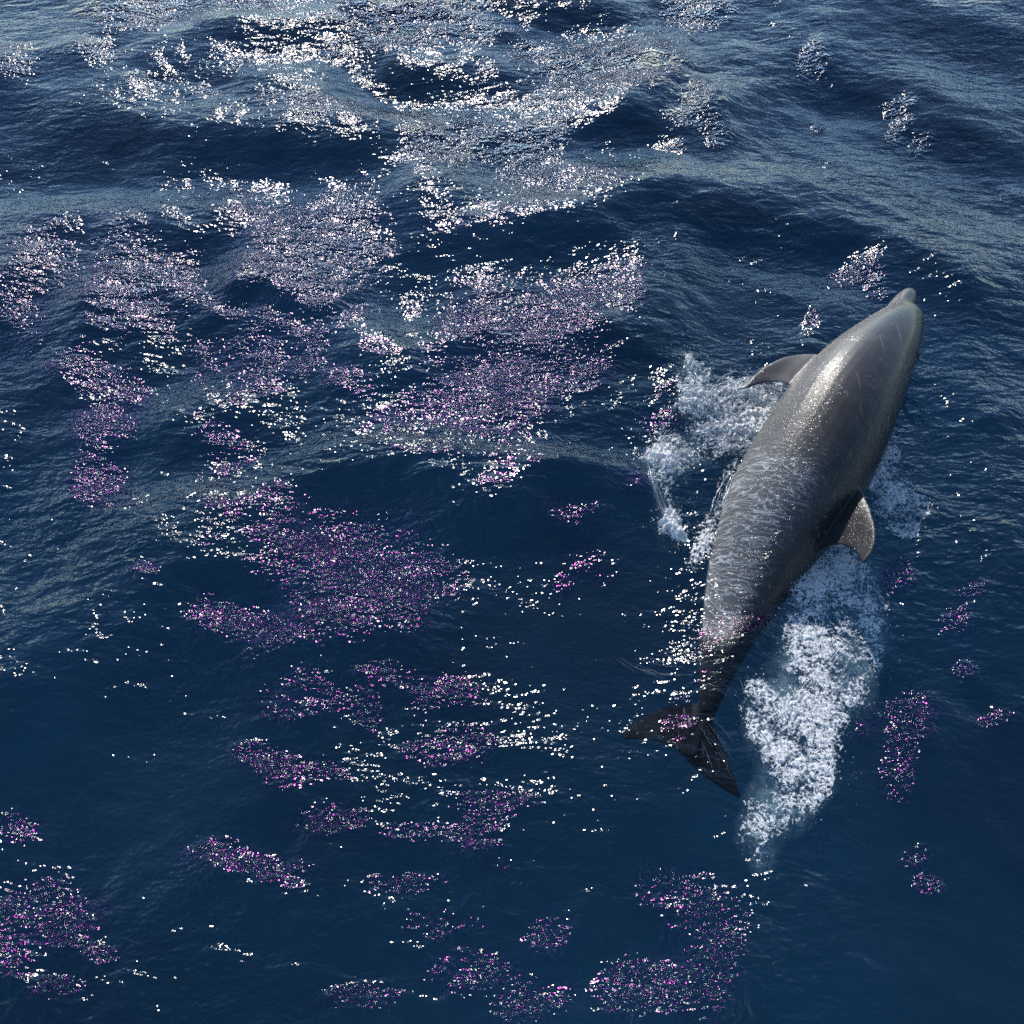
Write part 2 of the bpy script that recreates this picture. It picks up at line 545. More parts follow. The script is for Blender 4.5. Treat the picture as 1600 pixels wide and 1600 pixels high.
wave_list = []
def add_waves(n, l0, l1, slope, main, spread):
    for _ in range(n):
        lam = l0 * (l1 / l0) ** rng.random()
        th = main + rng.normal() * spread
        k = 2 * math.pi / lam
        amp = slope / k * math.sqrt(2.0 / n) * (0.6 + 0.8 * rng.random())
        wave_list.append((k * math.cos(th), k * math.sin(th), amp, rng.uniform(0, 6.28), lam))
MAIN = math.radians(-112)
add_waves(12, 2.6, 7.0, 0.045, MAIN, 0.45)
add_waves(26, 0.7, 2.4, 0.060, MAIN, 0.65)
add_waves(44, 0.22, 0.7, 0.055, MAIN, 0.9)
add_waves(40, 0.09, 0.22, 0.045, MAIN, 1.2)

def grid_axis(lo, hi, step_fn, far, grow=1.18):
    a = [lo]
    while a[-1] < hi:
        a.append(a[-1] + step_fn(a[-1]))
    st = step_fn(a[-1])
    up = [a[-1]]
    while up[-1] < far:
        st *= grow
        up.append(up[-1] + st)
    st = step_fn(lo)
    dn = [lo]
    while dn[-1] > -far:
        st *= grow
        dn.append(dn[-1] - st)
    return np.array(dn[:0:-1] + a + up[1:])

gx = grid_axis(-2.6, 2.9, lambda x: 0.0105 + 0.010 * max(0.0, abs(x) - 1.6), 900.0, 1.09)
gy = grid_axis(0.9, 11.5, lambda y: 0.0068 + 0.0028 * max(0.0, y - 1.0), 900.0, 1.14)
X, Y = np.meshgrid(gx, gy)
step = np.maximum(np.gradient(gx)[None, :] * np.ones_like(Y), np.gradient(gy)[:, None] * np.ones_like(X))
Z = np.zeros_like(X)
DX = np.zeros_like(X)
DY = np.zeros_like(X)
wx = X + 0.10 * noise2(X * 0.9, Y * 0.9, 11)
wy = Y + 0.10 * noise2(X * 0.9, Y * 0.9, 12)
for kx, ky, amp, ph, lam in wave_list:
    fade = np.clip((lam / np.maximum(step, 1e-4) - 2.5) / 3.0, 0, 1)
    if lam < 0.75:
        warp = kx * wx + ky * wy + ph
    else:
        warp = kx * X + ky * Y + ph
    A = amp * fade
    Z += A * np.cos(warp)
    kk = math.hypot(kx, ky)
    DX -= A * kx / kk * np.sin(warp) * 0.7
    DY -= A * ky / kk * np.sin(warp) * 0.7
PX, PY = to_pix(X, Y)
near = (X > -7) & (X < 7) & (Y > 0.2) & (Y < 14)
inview = near.astype(float)
for pts, hgt, wn_, wf_ in RIDGES:
    wp = [at_z(a, b)[:2] for a, b in pts]
    jx = X + 0.07 * noise2(X * 2.1, Y * 2.1, 21)
    jy = Y + 0.07 * noise2(X * 2.1, Y * 2.1, 22)
    dist, side, tt = poly_signed(jx, jy, wp)
    w = np.where(side > 0, wf_, wn_)
    prof = np.exp(-((np.sqrt(dist ** 2 + 0.0025) - 0.05) / w) ** 1.5) - 0.35 * np.exp(-((dist - 1.7 * wn_) / (1.1 * wn_)) ** 2) * (side <= 0)
    endf = smooth(0, 0.14, tt) * smooth(1, 0.86, tt)
    Z += hgt * prof * endf
# ruffled patches; each tips a little towards the sun
ruf = np.zeros_like(X)
film_or_fringe = np.zeros_like(X)
nwx = 40 * fbm(X * 3.2, Y * 3.2, 5, 31)
nwy = 40 * fbm(X * 3.2, Y * 3.2, 5, 41)
hole = fbm(X * 6.5, Y * 8.5, 3, 51)
Sv = np.array([SUN.x, SUN.y, SUN.z])
for cx, cy, rx, ry, st in PATCH:
    m = near & (np.abs(PX - cx) < rx * 2.6 + 40) & (np.abs(PY - cy) < ry * 2.6 + 40)
    if not m.any():
        continue
    wf = min(1.0, min(rx, ry * 1.5) / 42)
    q = ((PX[m] + wf * nwx[m] - cx) / rx) ** 2 + ((PY[m] + wf * nwy[m] - cy) / ry) ** 2
    g = smooth(2.3, 0.3, q) * st
    ruf[m] = np.maximum(ruf[m], g)
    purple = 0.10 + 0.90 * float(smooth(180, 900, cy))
    film_or_fringe[m] = np.maximum(film_or_fringe[m], smooth(2.4, 0.8, q) * purple)
ANTI = [  # dark faces between the patches, turned away from the mirror slope
    (300, 225, 170, 50, .28), (570, 240, 80, 45, .30), (665, 330, 85, 50, .30), (960, 205, 80, 40, .26), (1000, 330, 120, 50, .2),
    (60, 240, 120, 60, .18), (110, 170, 120, 30, .15), (420, 245, 110, 42, .28), (860, 375, 100, 45, .28), (650, 440, 45, 70, .28), (720, 130, 80, 30, .25), (420, 70, 110, 28, .2), (900, 30, 90, 25, .2), (620, 120, 60, 30, .2),
    (350, 360, 50, 40, .15), (760, 405, 130, 45, .28), (950, 385, 80, 55, .2),
    (620, 510, 70, 70, -.14), (590, 680, 140, 50, -.12), (300, 620, 90, 60, -.14), (330, 770, 120, 45, -.12), (650, 730, 230, 40, -.10),
    (890, 735, 120, 40, -.10), 
    (760, 790, 60, 40, -.10),
]
ANTI_M = np.zeros_like(X)
for cx, cy, rx, ry, sl in ANTI:
    c = at_z(cx, cy)
    ax_, ay_ = rx * depth_of(c) / F, ry * depth_of(c) / F / max(0.35, (CAM_H / np.linalg.norm(c - C0)))
    ux, uy = X - c[0], Y - c[1]
    e = np.exp(-(ux / ax_) ** 2 - (uy / ay_) ** 2)
    mask_a = np.exp(-((ux + 0.12 * nwx / 20) / ax_) ** 4 - ((uy + 0.12 * nwy / 20) / ay_) ** 4)
    ANTI_M = np.maximum(ANTI_M, mask_a)
    ruf *= 1 - 0.85 * mask_a
ruf *= np.clip(0.78 + 1.9 * hole, 0.22, 1.4)
base_r = 0.22 * smooth(-0.12, 0.35, fbm(X * 1.1, Y * 1.5, 3, 141)) * inview
ruf = np.maximum(ruf, base_r * smooth(1250, 900, PX))
# glassy slick behind the tail at the lower right
calm = smooth(1180, 1420, PX) * smooth(930, 1250, PY) * 0.8 * inview
calm = np.maximum(calm, 0.55 * np.exp(-((PX - 150) / 260) ** 2 - ((PY - 1200) / 130) ** 2) * inview)
calm = np.maximum(calm, 0.6 * np.exp(-((PX - 850) / 120) ** 2 - ((PY - 1040) / 150) ** 2) * inview)
calm = np.maximum(calm, 0.6 * np.exp(-((PX - 1010) / 90) ** 2 - ((PY - 950) / 130) ** 2) * inview)
# the swimmer lifts a bulge of water over its hind part
hump = np.zeros_like(X)
for i in range(0, NS // 2, 2):
    w = 0.75 * W_[i] + 0.10
    hump = np.maximum(hump, (0.045 if i < 30 else 0.02) * np.exp(-((X - P_[i, 0]) ** 2 + (Y - P_[i, 1]) ** 2) / w ** 2))
nearby = np.zeros_like(X)
for i in range(0, NS, 3):
    nearby = np.maximum(nearby, np.exp(-((X - P_[i, 0]) ** 2 + (Y - P_[i, 1]) ** 2) / 0.55 ** 2))
over = np.zeros_like(X)
for i in range(0, int(NS * 0.62), 2):
    over = np.maximum(over, np.exp(-((X - P_[i, 0]) ** 2 + (Y - P_[i, 1]) ** 2) / (W_[i] * 0.72 + 0.01) ** 2))
fcx = at_z(1085, 1150)
over = np.maximum(over, 0.3 * np.exp(-((X - fcx[0]) / 0.20) ** 2 - ((Y - fcx[1]) / 0.16) ** 2))
nb = 1 - 0.75 * nearby
Z = Z * nb + hump
# each ruffled patch tips a little towards the sun
for it in range(2):
    SY, SX = np.gradient(Z, gy, gx)
    ADD = np.zeros_like(Z)
    for cx, cy, rx, ry, st in PATCH:
        c = at_z(cx, cy)
        rad = 0.5 * (rx + ry * 1.4) * depth_of(c) / F
        j0, j1 = np.searchsorted(gy, (c[1] - 4 * rad, c[1] + 4 * rad))
        k0, k1 = np.searchsorted(gx, (c[0] - 4 * rad, c[0] + 4 * rad))
        if j1 - j0 < 3 or k1 - k0 < 3 or st == 0:
            continue
        sl_ = (slice(j0, j1), slice(k0, k1))
        ux, uy = X[sl_] - c[0], Y[sl_] - c[1]
        r2_ = (ux ** 2 + uy ** 2) / rad ** 2
        wgt = np.exp(-r2_ * 1.2) * step[sl_] ** 2
        vv = C0 - c
        H = vv / np.linalg.norm(vv) + Sv
        tx, ty = -H[0] / H[2], -H[1] / H[2]
        ms = ((SX[sl_] * wgt).sum() / wgt.sum(), (SY[sl_] * wgt).sum() / wgt.sum())
        g_ = 0.65 if rx > 28 else 0.32
        ADD[sl_] += g_ * ((tx - ms[0]) * ux + (ty - ms[1]) * uy) * np.exp(-r2_ / 1.4)
    for cx, cy, rx, ry, sl in ANTI:
        c = at_z(cx, cy)
        ax_, ay_ = rx * depth_of(c) / F, ry * depth_of(c) / F / max(0.35, (CAM_H / np.linalg.norm(c - C0)))
        j0, j1 = np.searchsorted(gy, (c[1] - 3.2 * ay_, c[1] + 3.2 * ay_))
        k0, k1 = np.searchsorted(gx, (c[0] - 3.2 * ax_, c[0] + 3.2 * ax_))
        if j1 - j0 < 3 or k1 - k0 < 3:
            continue
        sl_ = (slice(j0, j1), slice(k0, k1))
        ux, uy = X[sl_] - c[0], Y[sl_] - c[1]
        r2_ = (ux / ax_) ** 2 + (uy / ay_) ** 2
        wgt = np.exp(-r2_ * 1.2) * step[sl_] ** 2
        vv = C0 - c
        H = vv / np.linalg.norm(vv) + Sv
        ty = -H[1] / H[2] + (0.24 if sl > 0 else -0.26)
        my = (SY[sl_] * wgt).sum() / wgt.sum()
        corr = ty - my
        corr = max(corr, 0) if sl > 0 else min(corr, 0)      # only where the face still leans into the mirror slope
        ADD[sl_] += (0.6 if cy < 900 else 0.25) * corr * uy * np.exp(-r2_ / 1.4)
    Z += ADD
# quieter water between the purple patches and the tail
quiet = np.exp(-(((PX - 890) / 170) ** 2 + ((PY - 990) / 150) ** 2) ** 1.5) * inview
Z *= 1 - 0.85 * quiet
ruf *= 1 - 0.8 * quiet
calm = np.maximum(calm, 0.78 * quiet)
# faces that lean towards the sun are ruffled by the wind too
SY, SX = np.gradient(Z, gy, gx)
vx, vy, vz = -X, -Y, CAM_H - Z
vl = np.sqrt(vx ** 2 + vy ** 2 + vz ** 2)
hx, hy, hz = vx / vl + Sv[0], vy / vl + Sv[1], vz / vl + Sv[2]
mis = np.hypot(SX + hx / hz, SY + hy / hz)
lean = np.exp(-(mis / 0.10) ** 2) * inview
ruf = np.maximum(ruf, 0.95 * (1 - 0.9 * ANTI_M) * lean * np.clip(0.9 + 1.2 * hole, 0.5, 1.2))
film_or_fringe = np.maximum(film_or_fringe, (0.08 + 0.85 * smooth(180, 900, PY)) * smooth(0.05, 0.4, lean))
nv = X.size
co = np.stack([X + DX * nb, Y + DY * nb, Z], -1).reshape(-1, 3)
ny, nx = X.shape
ii = np.arange(nv).reshape(ny, nx)
quads = np.stack([ii[:-1, :-1], ii[:-1, 1:], ii[1:, 1:], ii[1:, :-1]], -1).reshape(-1, 4)

def mesh_from(name, co, faces, attrs=None, mat=None, smooth_shade=True):
    me = bpy.data.meshes.new(name)
    co = np.ascontiguousarray(co, dtype=np.float32)
    faces = np.ascontiguousarray(faces, dtype=np.int32)
    k = faces.shape[1]
    me.vertices.add(len(co))
    me.vertices.foreach_set('co', co.ravel())
    me.loops.add(faces.size)
    me.loops.foreach_set('vertex_index', faces.ravel())
    me.polygons.add(len(faces))
    me.polygons.foreach_set('loop_start', np.arange(0, faces.size, k, dtype=np.int32))
    if smooth_shade:
        me.polygons.foreach_set('use_smooth', np.ones(len(faces), dtype=bool))
    me.update(calc_edges=True)
    for nm, arr in (attrs or {}).items():
        a = me.attributes.new(nm, 'FLOAT', 'POINT')
        a.data.foreach_set('value', np.ascontiguousarray(arr, dtype=np.float32).ravel())
    if mat:
        me.materials.append(mat)
    return me

def link(name, me, parent=None, **props):
    o = bpy.data.objects.new(name, me)
    COL.objects.link(o)
    if parent:
        o.parent = parent
    for k, v in props.items():
        o[k] = v
    return o

water = link('water', mesh_from('water', co, quads, {'ruffle': ruf, 'film_or_fringe': film_or_fringe, 'calm': calm, 'over': over, 'far': smooth(3.0, 7.5, Y)}, M_WATER),
             label='dark blue rippled sea surface with glittering sun patches', category='sea', kind='structure')
WATER_Z = co[:, 2].reshape(ny, nx)

def sea_z(x, y):
    """height of the sea, bilinear on the rectangular grid"""
    x = np.asarray(x, float)
    y = np.asarray(y, float)
    i = np.clip(np.searchsorted(gx, x) - 1, 0, nx - 2)
    j = np.clip(np.searchsorted(gy, y) - 1, 0, ny - 2)
    u = (x - gx[i]) / (gx[i + 1] - gx[i])
    v = (y - gy[j]) / (gy[j + 1] - gy[j])
    z = WATER_Z
    return (z[j, i] * (1 - u) * (1 - v) + z[j, i + 1] * u * (1 - v) + z[j + 1, i] * (1 - u) * v + z[j + 1, i + 1] * u * v)

dz = -3.6
g1 = np.linspace(-950, 950, 20)
GX, GY = np.meshgrid(g1, g1)
gi = np.arange(400).reshape(20, 20)
link('deep_water', mesh_from('deep_water', np.stack([GX, GY, np.full_like(GX, dz) + 0.0 * GX], -1).reshape(-1, 3),
     np.stack([gi[:-1, :-1], gi[:-1, 1:], gi[1:, 1:], gi[1:, :-1]], -1).reshape(-1, 4), None, M_DEEP),
     label='deep navy blue water below the surface', category='sea', kind='structure')

# ------------------------------------------------------------------ dolphin
def loft_body():
    NR = 40
    verts, faces = [], []
    u = S_ / BODY_LEN                   # 0 tail ... 1 front of the melon
    rings = []
    for i in range(NS):
        w = W_[i]
        # peduncle is deeper than wide, trunk almost round
        ped = smooth(0.45, 0.08, u[i])
        wl_ = w * (1 - 0.18 * ped)
        wd_ = w * (1 + 0.12 * ped)
        rings.append((P_[i], D_[i], L_[i], wl_, wd_, wd_))
    # rounded melon, then the beak leaving from its lower half
    p, t, d, l = P_[-1], T_[-1], D_[-1], L_[-1]
    w = W_[-1]
    BD = (t * 0.97 - d * 0.24)
    BD /= np.linalg.norm(BD)
    # (forward, shift towards back, half width, half height up, half height down) in units of w
    for fw, sh, hw, hu, hd in ((0.20, -0.01, 0.95, 0.96, 0.96), (0.40, -0.04, 0.90, 0.90, 0.92), (0.56, -0.10, 0.82, 0.80, 0.86),
                               (0.67, -0.17, 0.75, 0.69, 0.82), (0.74, -0.25, 0.72, 0.59, 0.78), (0.82, -0.31, 0.69, 0.54, 0.74),
                               (1.0, -0.36, 0.66, 0.52, 0.69), (1.4, -0.40, 0.61, 0.48, 0.62), (1.8, -0.43, 0.56, 0.44, 0.55),
                               (2.15, -0.46, 0.50, 0.39, 0.47), (2.36, -0.475, 0.42, 0.32, 0.38), (2.48, -0.48, 0.26, 0.18, 0.22)):
        rings.append((p + t * fw * w + d * sh * w, d, l, hw * w, hu * w, hd * w))
    # tail end runs into the flukes
    for (c, d, l, a, bu, bd) in rings:
        base = len(verts)
        for k in range(NR):
            th = 2 * math.pi * k / NR
            cx, sy = math.cos(th), math.sin(th)
            h = bu if cx > 0 else bd
            verts.append(c + d * h * cx + l * a * sy)
    n = len(rings)
    for i in range(n - 1):
        for k in range(NR):
            a0, a1 = i * NR + k, i * NR + (k + 1) % NR
            faces.append((a0, a1, a1 + NR, a0 + NR))
    faces.append(tuple(range(NR))[::-1])
    faces.append(tuple((n - 1) * NR + k for k in range(NR)))
    return verts, faces, rings

def resample(pts, n):
    pts = np.asarray(pts, float)
    d = np.concatenate([[0], np.cumsum(np.linalg.norm(np.diff(pts, axis=0), axis=1))])
    t = np.linspace(0, d[-1], n)
    q = np.stack([np.interp(t, d, pts[:, k]) for k in range(pts.shape[1])], 1)
    for _ in range(2):
        q[1:-1] = 0.25 * q[:-2] + 0.5 * q[1:-1] + 0.25 * q[2:]
    return q

def fin(lead, trail, normal, thick, n=26, m=14, min_t=0.011):
    """aerofoil sections between a leading and a trailing edge (3-D polylines, root to tip)"""
    A, B = resample(lead, n), resample(trail, n)
    verts, faces = [], []
    nrm = np.asarray(normal, float)
    nrm /= np.linalg.norm(nrm)
    for i in range(n):
        ch = np.linalg.norm(B[i] - A[i])
        for sgn in (1, -1):
            for j in range(m + 1):
                x = j / m
                prof = 1.9 * (math.sqrt(max(x, 0)) * (1 - x)) + 0.05
                tk = max(thick * ch * prof, min_t * 0.5 * min(1.0, 0.55 + prof))
                verts.append(A[i] + (B[i] - A[i]) * x + sgn * nrm * tk)
    M = m + 1
    for i in range(n - 1):
        for s in (0, 1):
            b0 = (2 * i + s) * M
            b1 = (2 * (i + 1) + s) * M
            for j in range(m):
                q = (b0 + j, b0 + j + 1, b1 + j + 1, b1 + j)
                faces.append(q if s else q[::-1])
        for j in (0, m):
            a = (2 * i) * M + j
            b = (2 * i + 1) * M + j
            a2 = (2 * i + 2) * M + j
            b2 = (2 * i + 3) * M + j
            q = (a, b, b2, a2)
            faces.append(q if j == 0 else q[::-1])
    for i in (0, n - 1):
        for j in range(m):
            a = (2 * i) * M + j
            b = (2 * i + 1) * M + j
            q = (a, a + 1, b + 1, b)
            faces.append(q if i == 0 else q[::-1])
    return [np.asarray(v) for v in verts], faces

def near_station(px, py):
    qx, qy = to_pix(P_[:, 0], P_[:, 1], P_[:, 2])
    return int(np.argmin((qx - px) ** 2 + (qy - py) ** 2))

parts = [loft_body()[:2]]
RINGS = loft_body()[2]
# dorsal fin: plane of the axis and the back direction
i0 = near_station(1253, 775)
pn = -RT_[i0] * math.cos(math.radians(44)) + V_[i0] * math.sin(math.radians(44))
base = P_[i0] + D_[i0] * W_[i0] * 0.88
pl = lambda pts: [at_plane(a, b, base, pn) for a, b in pts]
parts.append(fin(pl([(1318, 742), (1341, 757), (1352, 776), (1362, 800), (1368, 825), (1369, 846), (1362, 866), (1350, 880)]),
                 pl([(1225, 890), (1259, 876), (1290, 856), (1312, 850), (1330, 857), (1340, 868), (1345, 878), (1347, 882)]),
                 pn, 0.055))
# left flipper, held out from the flank
i1 = near_station(1345, 590)
fb = at_plane(1262, 578, P_[i1] - RT_[i1] * W_[i1] * 0.9, V_[i1])
fnr = V_[i1] * 0.80 + np.array([0, 0, 0.45]) - RT_[i1] * 0.10
pl = lambda pts: [at_plane(a, b, fb, fnr) for a, b in pts]
parts.append(fin(pl([(1310, 556), (1283, 554), (1252, 553), (1222, 558), (1195, 572), (1174, 591), (1162, 605)]),
                 pl([(1268, 625), (1240, 603), (1218, 597), (1198, 597), (1180, 602), (1168, 607), (1161, 608)]), fnr, 0.055))
# right flipper on the far side
i2 = i1
rd = -L_[i2] * 0.75 - D_[i2] * 0.66
rb = P_[i2] + (-L_[i2] * 0.75 - D_[i2] * 0.62) * W_[i2] * 0.8
ld = [rb + T_[i2] * 0.07 + rd * x - T_[i2] * y for x, y in ((0, 0), (.1, .02), (.2, .07), (.28, .15), (.32, .24))]
tr_ = [rb - T_[i2] * 0.09 + rd * x - T_[i2] * y for x, y in ((0, 0), (.08, .02), (.16, .05), (.26, .12), (.325, .165))]
parts.append(fin(ld, tr_, np.cross(T_[i2], rd), 0.055))
# flukes, spread almost level just under the surface
zr = ST[0][3]
fl_n = np.array([-0.16, 0.10, 1.0])
fc = at_z(1095, 1130, zr - 0.005)
pl = lambda pts: [at_plane(a, b, fc, fl_n) for a, b in pts]
parts.append(fin(pl([(1108, 1100), (1082, 1098), (1056, 1104), (1022, 1110), (995, 1126), (980, 1142), (972, 1153)]),
                 pl([(1088, 1182), (1068, 1180), (1052, 1168), (1028, 1159), (1004, 1156), (984, 1155), (973, 1155)]), fl_n, 0.045))
fl_n2 = np.array([0.30, -0.26, 1.0])
pl = lambda pts: [at_plane(a, b, fc, fl_n2) for a, b in pts]
parts.append(fin(pl([(1098, 1098), (1114, 1128), (1124, 1158), (1138, 1188), (1148, 1216), (1155, 1236), (1158, 1247)]),
                 pl([(1058, 1172), (1072, 1188), (1092, 1208), (1112, 1222), (1132, 1236), (1147, 1244), (1157, 1248)]), fl_n2, 0.045))

bm = bmesh.new()
for vs, fs in parts:
    bv = [bm.verts.new(tuple(v)) for v in vs]
    for f in fs:
        try:
            bm.faces.new([bv[k] for k in f])
        except ValueError:
            pass
bmesh.ops.recalc_face_normals(bm, faces=bm.faces)
tmp = bpy.data.meshes.new('tmp_dolphin')
bm.to_mesh(tmp)
bm.free()
tmpo = bpy.data.objects.new('tmp_dolphin', tmp)
COL.objects.link(tmpo)
rm = tmpo.modifiers.new('r', 'REMESH')
rm.mode = 'VOXEL'
rm.voxel_size = 0.0058
sm_ = tmpo.modifiers.new('s', 'SMOOTH')
sm_.factor = 0.5
sm_.iterations = 7
dg = bpy.context.evaluated_depsgraph_get()
ev = tmpo.evaluated_get(dg)
dm = bpy.data.meshes.new_from_object(ev, depsgraph=dg)
dm.name = 'dolphin'
bpy.data.objects.remove(tmpo)
nvd = len(dm.vertices)
dco = np.empty(nvd * 3, dtype=np.float32)
dm.vertices.foreach_get('co', dco)
dco = dco.reshape(-1, 3).astype(float)
# body coordinates of each vertex
RC = np.array([r[0] for r in RINGS])
RD = np.array([r[1] for r in RINGS])
RL = np.array([r[2] for r in RINGS])
RW = np.array([max(r[3], r[4]) for r in RINGS])
idx = np.empty(nvd, dtype=int)
for a in range(0, nvd, 20000):
    d2 = ((dco[a:a + 20000, None, :] - RC[None]) ** 2).sum(2)
    idx[a:a + 20000] = d2.argmin(1)
rel = dco - RC[idx]
dd_ = (rel * RD[idx]).sum(1) / RW[idx]
ll_ = (rel * RL[idx]).sum(1) / RW[idx]
along = idx / (len(RINGS) - 1)
dorsal = np.clip(0.5 + 0.5 * dd_, 0, 1)
fin_v = np.linalg.norm(rel, axis=1) / RW[idx]
dorsal = np.maximum(dorsal, 0.85 * smooth(1.15, 1.5, fin_v))
# blowhole: a crescent notch on the crown; mouth line along the beak
TT = np.gradient(RC, axis=0)
TT /= np.linalg.norm(TT, axis=1)[:, None]
ib = near_station(1378, 549)
bh = P_[ib] + D_[ib] * W_[ib] * 0.98
rb_ = dco - bh
ta, la = rb_ @ T_[ib], rb_ @ L_[ib]
r_b = np.sqrt((ta * 1.3) ** 2 + la ** 2 + (rb_ @ D_[ib]) ** 2)
cres = np.exp(-((ta + 0.25 * la ** 2 / 0.03) / 0.008) ** 2) * np.exp(-(la / 0.024) ** 2) * (r_b < 0.06)
crease = np.clip(cres * 1.2, 0, 1)
dco -= D_[ib][None] * (0.028 * cres)[:, None]
lip = np.exp(-((ta - 0.026) / 0.014) ** 2) * np.exp(-(la / 0.035) ** 2) * (r_b < 0.09)
dco += D_[ib][None] * (0.006 * lip)[:, None]
fwd = (dco - P_[-1]) @ T_[-1] / W_[-1]
upd = (dco - P_[-1]) @ D_[-1] / W_[-1]
lat = np.abs((dco - P_[-1]) @ L_[-1]) / W_[-1]
mline = np.interp(fwd, [-0.9, -0.3, 0.4, 2.0], [-0.10, -0.26, -0.46, -0.76])
mouth = np.exp(-((upd - mline) / 0.030) ** 2) * smooth(-1.0, -0.7, fwd) * (lat > 0.1)
crease = np.maximum(crease, 0.8 * mouth)
cen = RC[idx]
out = dco - cen
out /= np.maximum(np.linalg.norm(out, axis=1), 1e-6)[:, None]
dco -= out * (0.005 * mouth)[:, None]
dm.vertices.foreach_set('co', dco.astype(np.float32).ravel())
# water film: full on the hind half, thinning out towards the head, with an uneven edge
qx, qy = to_pix(dco[:, 0], dco[:, 1], dco[:, 2])
pos = along + 0.05 * fbm(dco[:, 0] * 5, dco[:, 1] * 5, 3, 61)
dry = smooth(-0.035, 0.010, dco[:, 2] - sea_z(dco[:, 0], dco[:, 1]))
wet = smooth(0.52, 0.32, pos)
filmd = smooth(0.74, 0.52, pos) * 0.9 + 0.6 * smooth(0.22, 0.34, fbm(dco[:, 0] * 6, dco[:, 1] * 6, 3, 71)) * smooth(0.9, 0.8, pos)
for nm, arr in (('along', along), ('dorsal', dorsal), ('wet', wet), ('film_or_fringe', filmd), ('dry', dry), ('crease', crease)):
    a = dm.attributes.new(nm, 'FLOAT', 'POINT')
    a.data.foreach_set('value', arr.astype(np.float32))
dm.polygons.foreach_set('use_smooth', np.ones(len(dm.polygons), dtype=bool))
dm.materials.clear()
dm.materials.append(M_SKIN)
dm.update()
dolphin = link('dolphin', dm, label='wet dark grey dolphin rolling on its side as it breaks the surface', category='dolphin')

# eyes
bvh = BVHTree.FromPolygons([tuple(v) for v in dco], [tuple(p.vertices) for p in dm.polygons])
for sgn in (1, -1):
    ie = near_station(1391, 530)
    direc = (L_[ie] * sgn * 0.71 - D_[ie] * 0.70)
    hit = bvh.ray_cast(Vector(P_[ie] + direc * 0.5), Vector(-direc))
    if hit[0] is None:
        continue
    b = bmesh.new()
    bmesh.ops.create_uvsphere(b, u_segments=20, v_segments=12, radius=0.011)
    for v in b.verts:
        v.co.z *= 0.7
    me = bpy.data.meshes.new('eye')
    b.to_mesh(me)
    b.free()
    for p_ in me.polygons:
        p_.use_smooth = True
    me.materials.append(M_EYE)
    e = link('eye', me, dolphin)
    e.location = hit[0] - hit[1] * 0.002
    e.rotation_euler = hit[1].to_track_quat('Z', 'Y').to_euler()

# ------------------------------------------------------------------ foam
def in_poly(x, y, poly):
    """signed pixel distance to the outline, positive inside"""
    inside = np.zeros(x.shape, bool)
    best = np.full(x.shape, 1e9)
    n = len(poly)
    for i in range(n):
        x0, y0 = poly[i]
        x1, y1 = poly[(i + 1) % n]
        c = ((y0 > y) != (y1 > y)) & (x < (x1 - x0) * (y - y0) / (y1 - y0 + 1e-9) + x0)
        inside ^= c
        dx, dy = x1 - x0, y1 - y0
        t = np.clip(((x - x0) * dx + (y - y0) * dy) / (dx * dx + dy * dy + 1e-9), 0, 1)
        best = np.minimum(best, np.hypot(x - x0 - t * dx, y - y0 - t * dy))
    return np.where(inside, best, -best)

WAKE = [(1235, 885), (1275, 850), (1330, 850), (1360, 890), (1378, 950), (1386, 985), (1372, 1020), (1362, 1065), (1345, 1098), (1312, 1122),
        (1302, 1180), (1290, 1235), (1255, 1290), (1215, 1300), (1200, 1350), (1185, 1348), (1163, 1300), (1170, 1250), (1188, 1205),
        (1174, 1150), (1168, 1110), (1176, 1078), (1210, 1045), (1228, 1000), (1222, 950)]
LEFT = [(1072, 578), (1092, 590), (1098, 622), (1125, 634), (1165, 612), (1225, 612), (1240, 640), (1215, 680), (1195, 720), (1165, 750),
        (1162, 705), (1130, 700), (1100, 706), (1078, 722), (1052, 745), (1046, 780), (1052, 825), (1062, 850), (1040, 838), (1030, 765),
        (1010, 720), (1030, 698), (1072, 700), (1084, 662), (1066, 632)]
RIGHT = [(1396, 676), (1402, 740), (1422, 785), (1444, 795), (1418, 842), (1390, 832), (1366, 790), (1345, 760), (1365, 715)]
HIP = [(1150, 735), (1165, 745), (1135, 800), (1120, 850), (1090, 880), (1080, 900), (1082, 860), (1108, 828), (1118, 790), (1130, 755)]

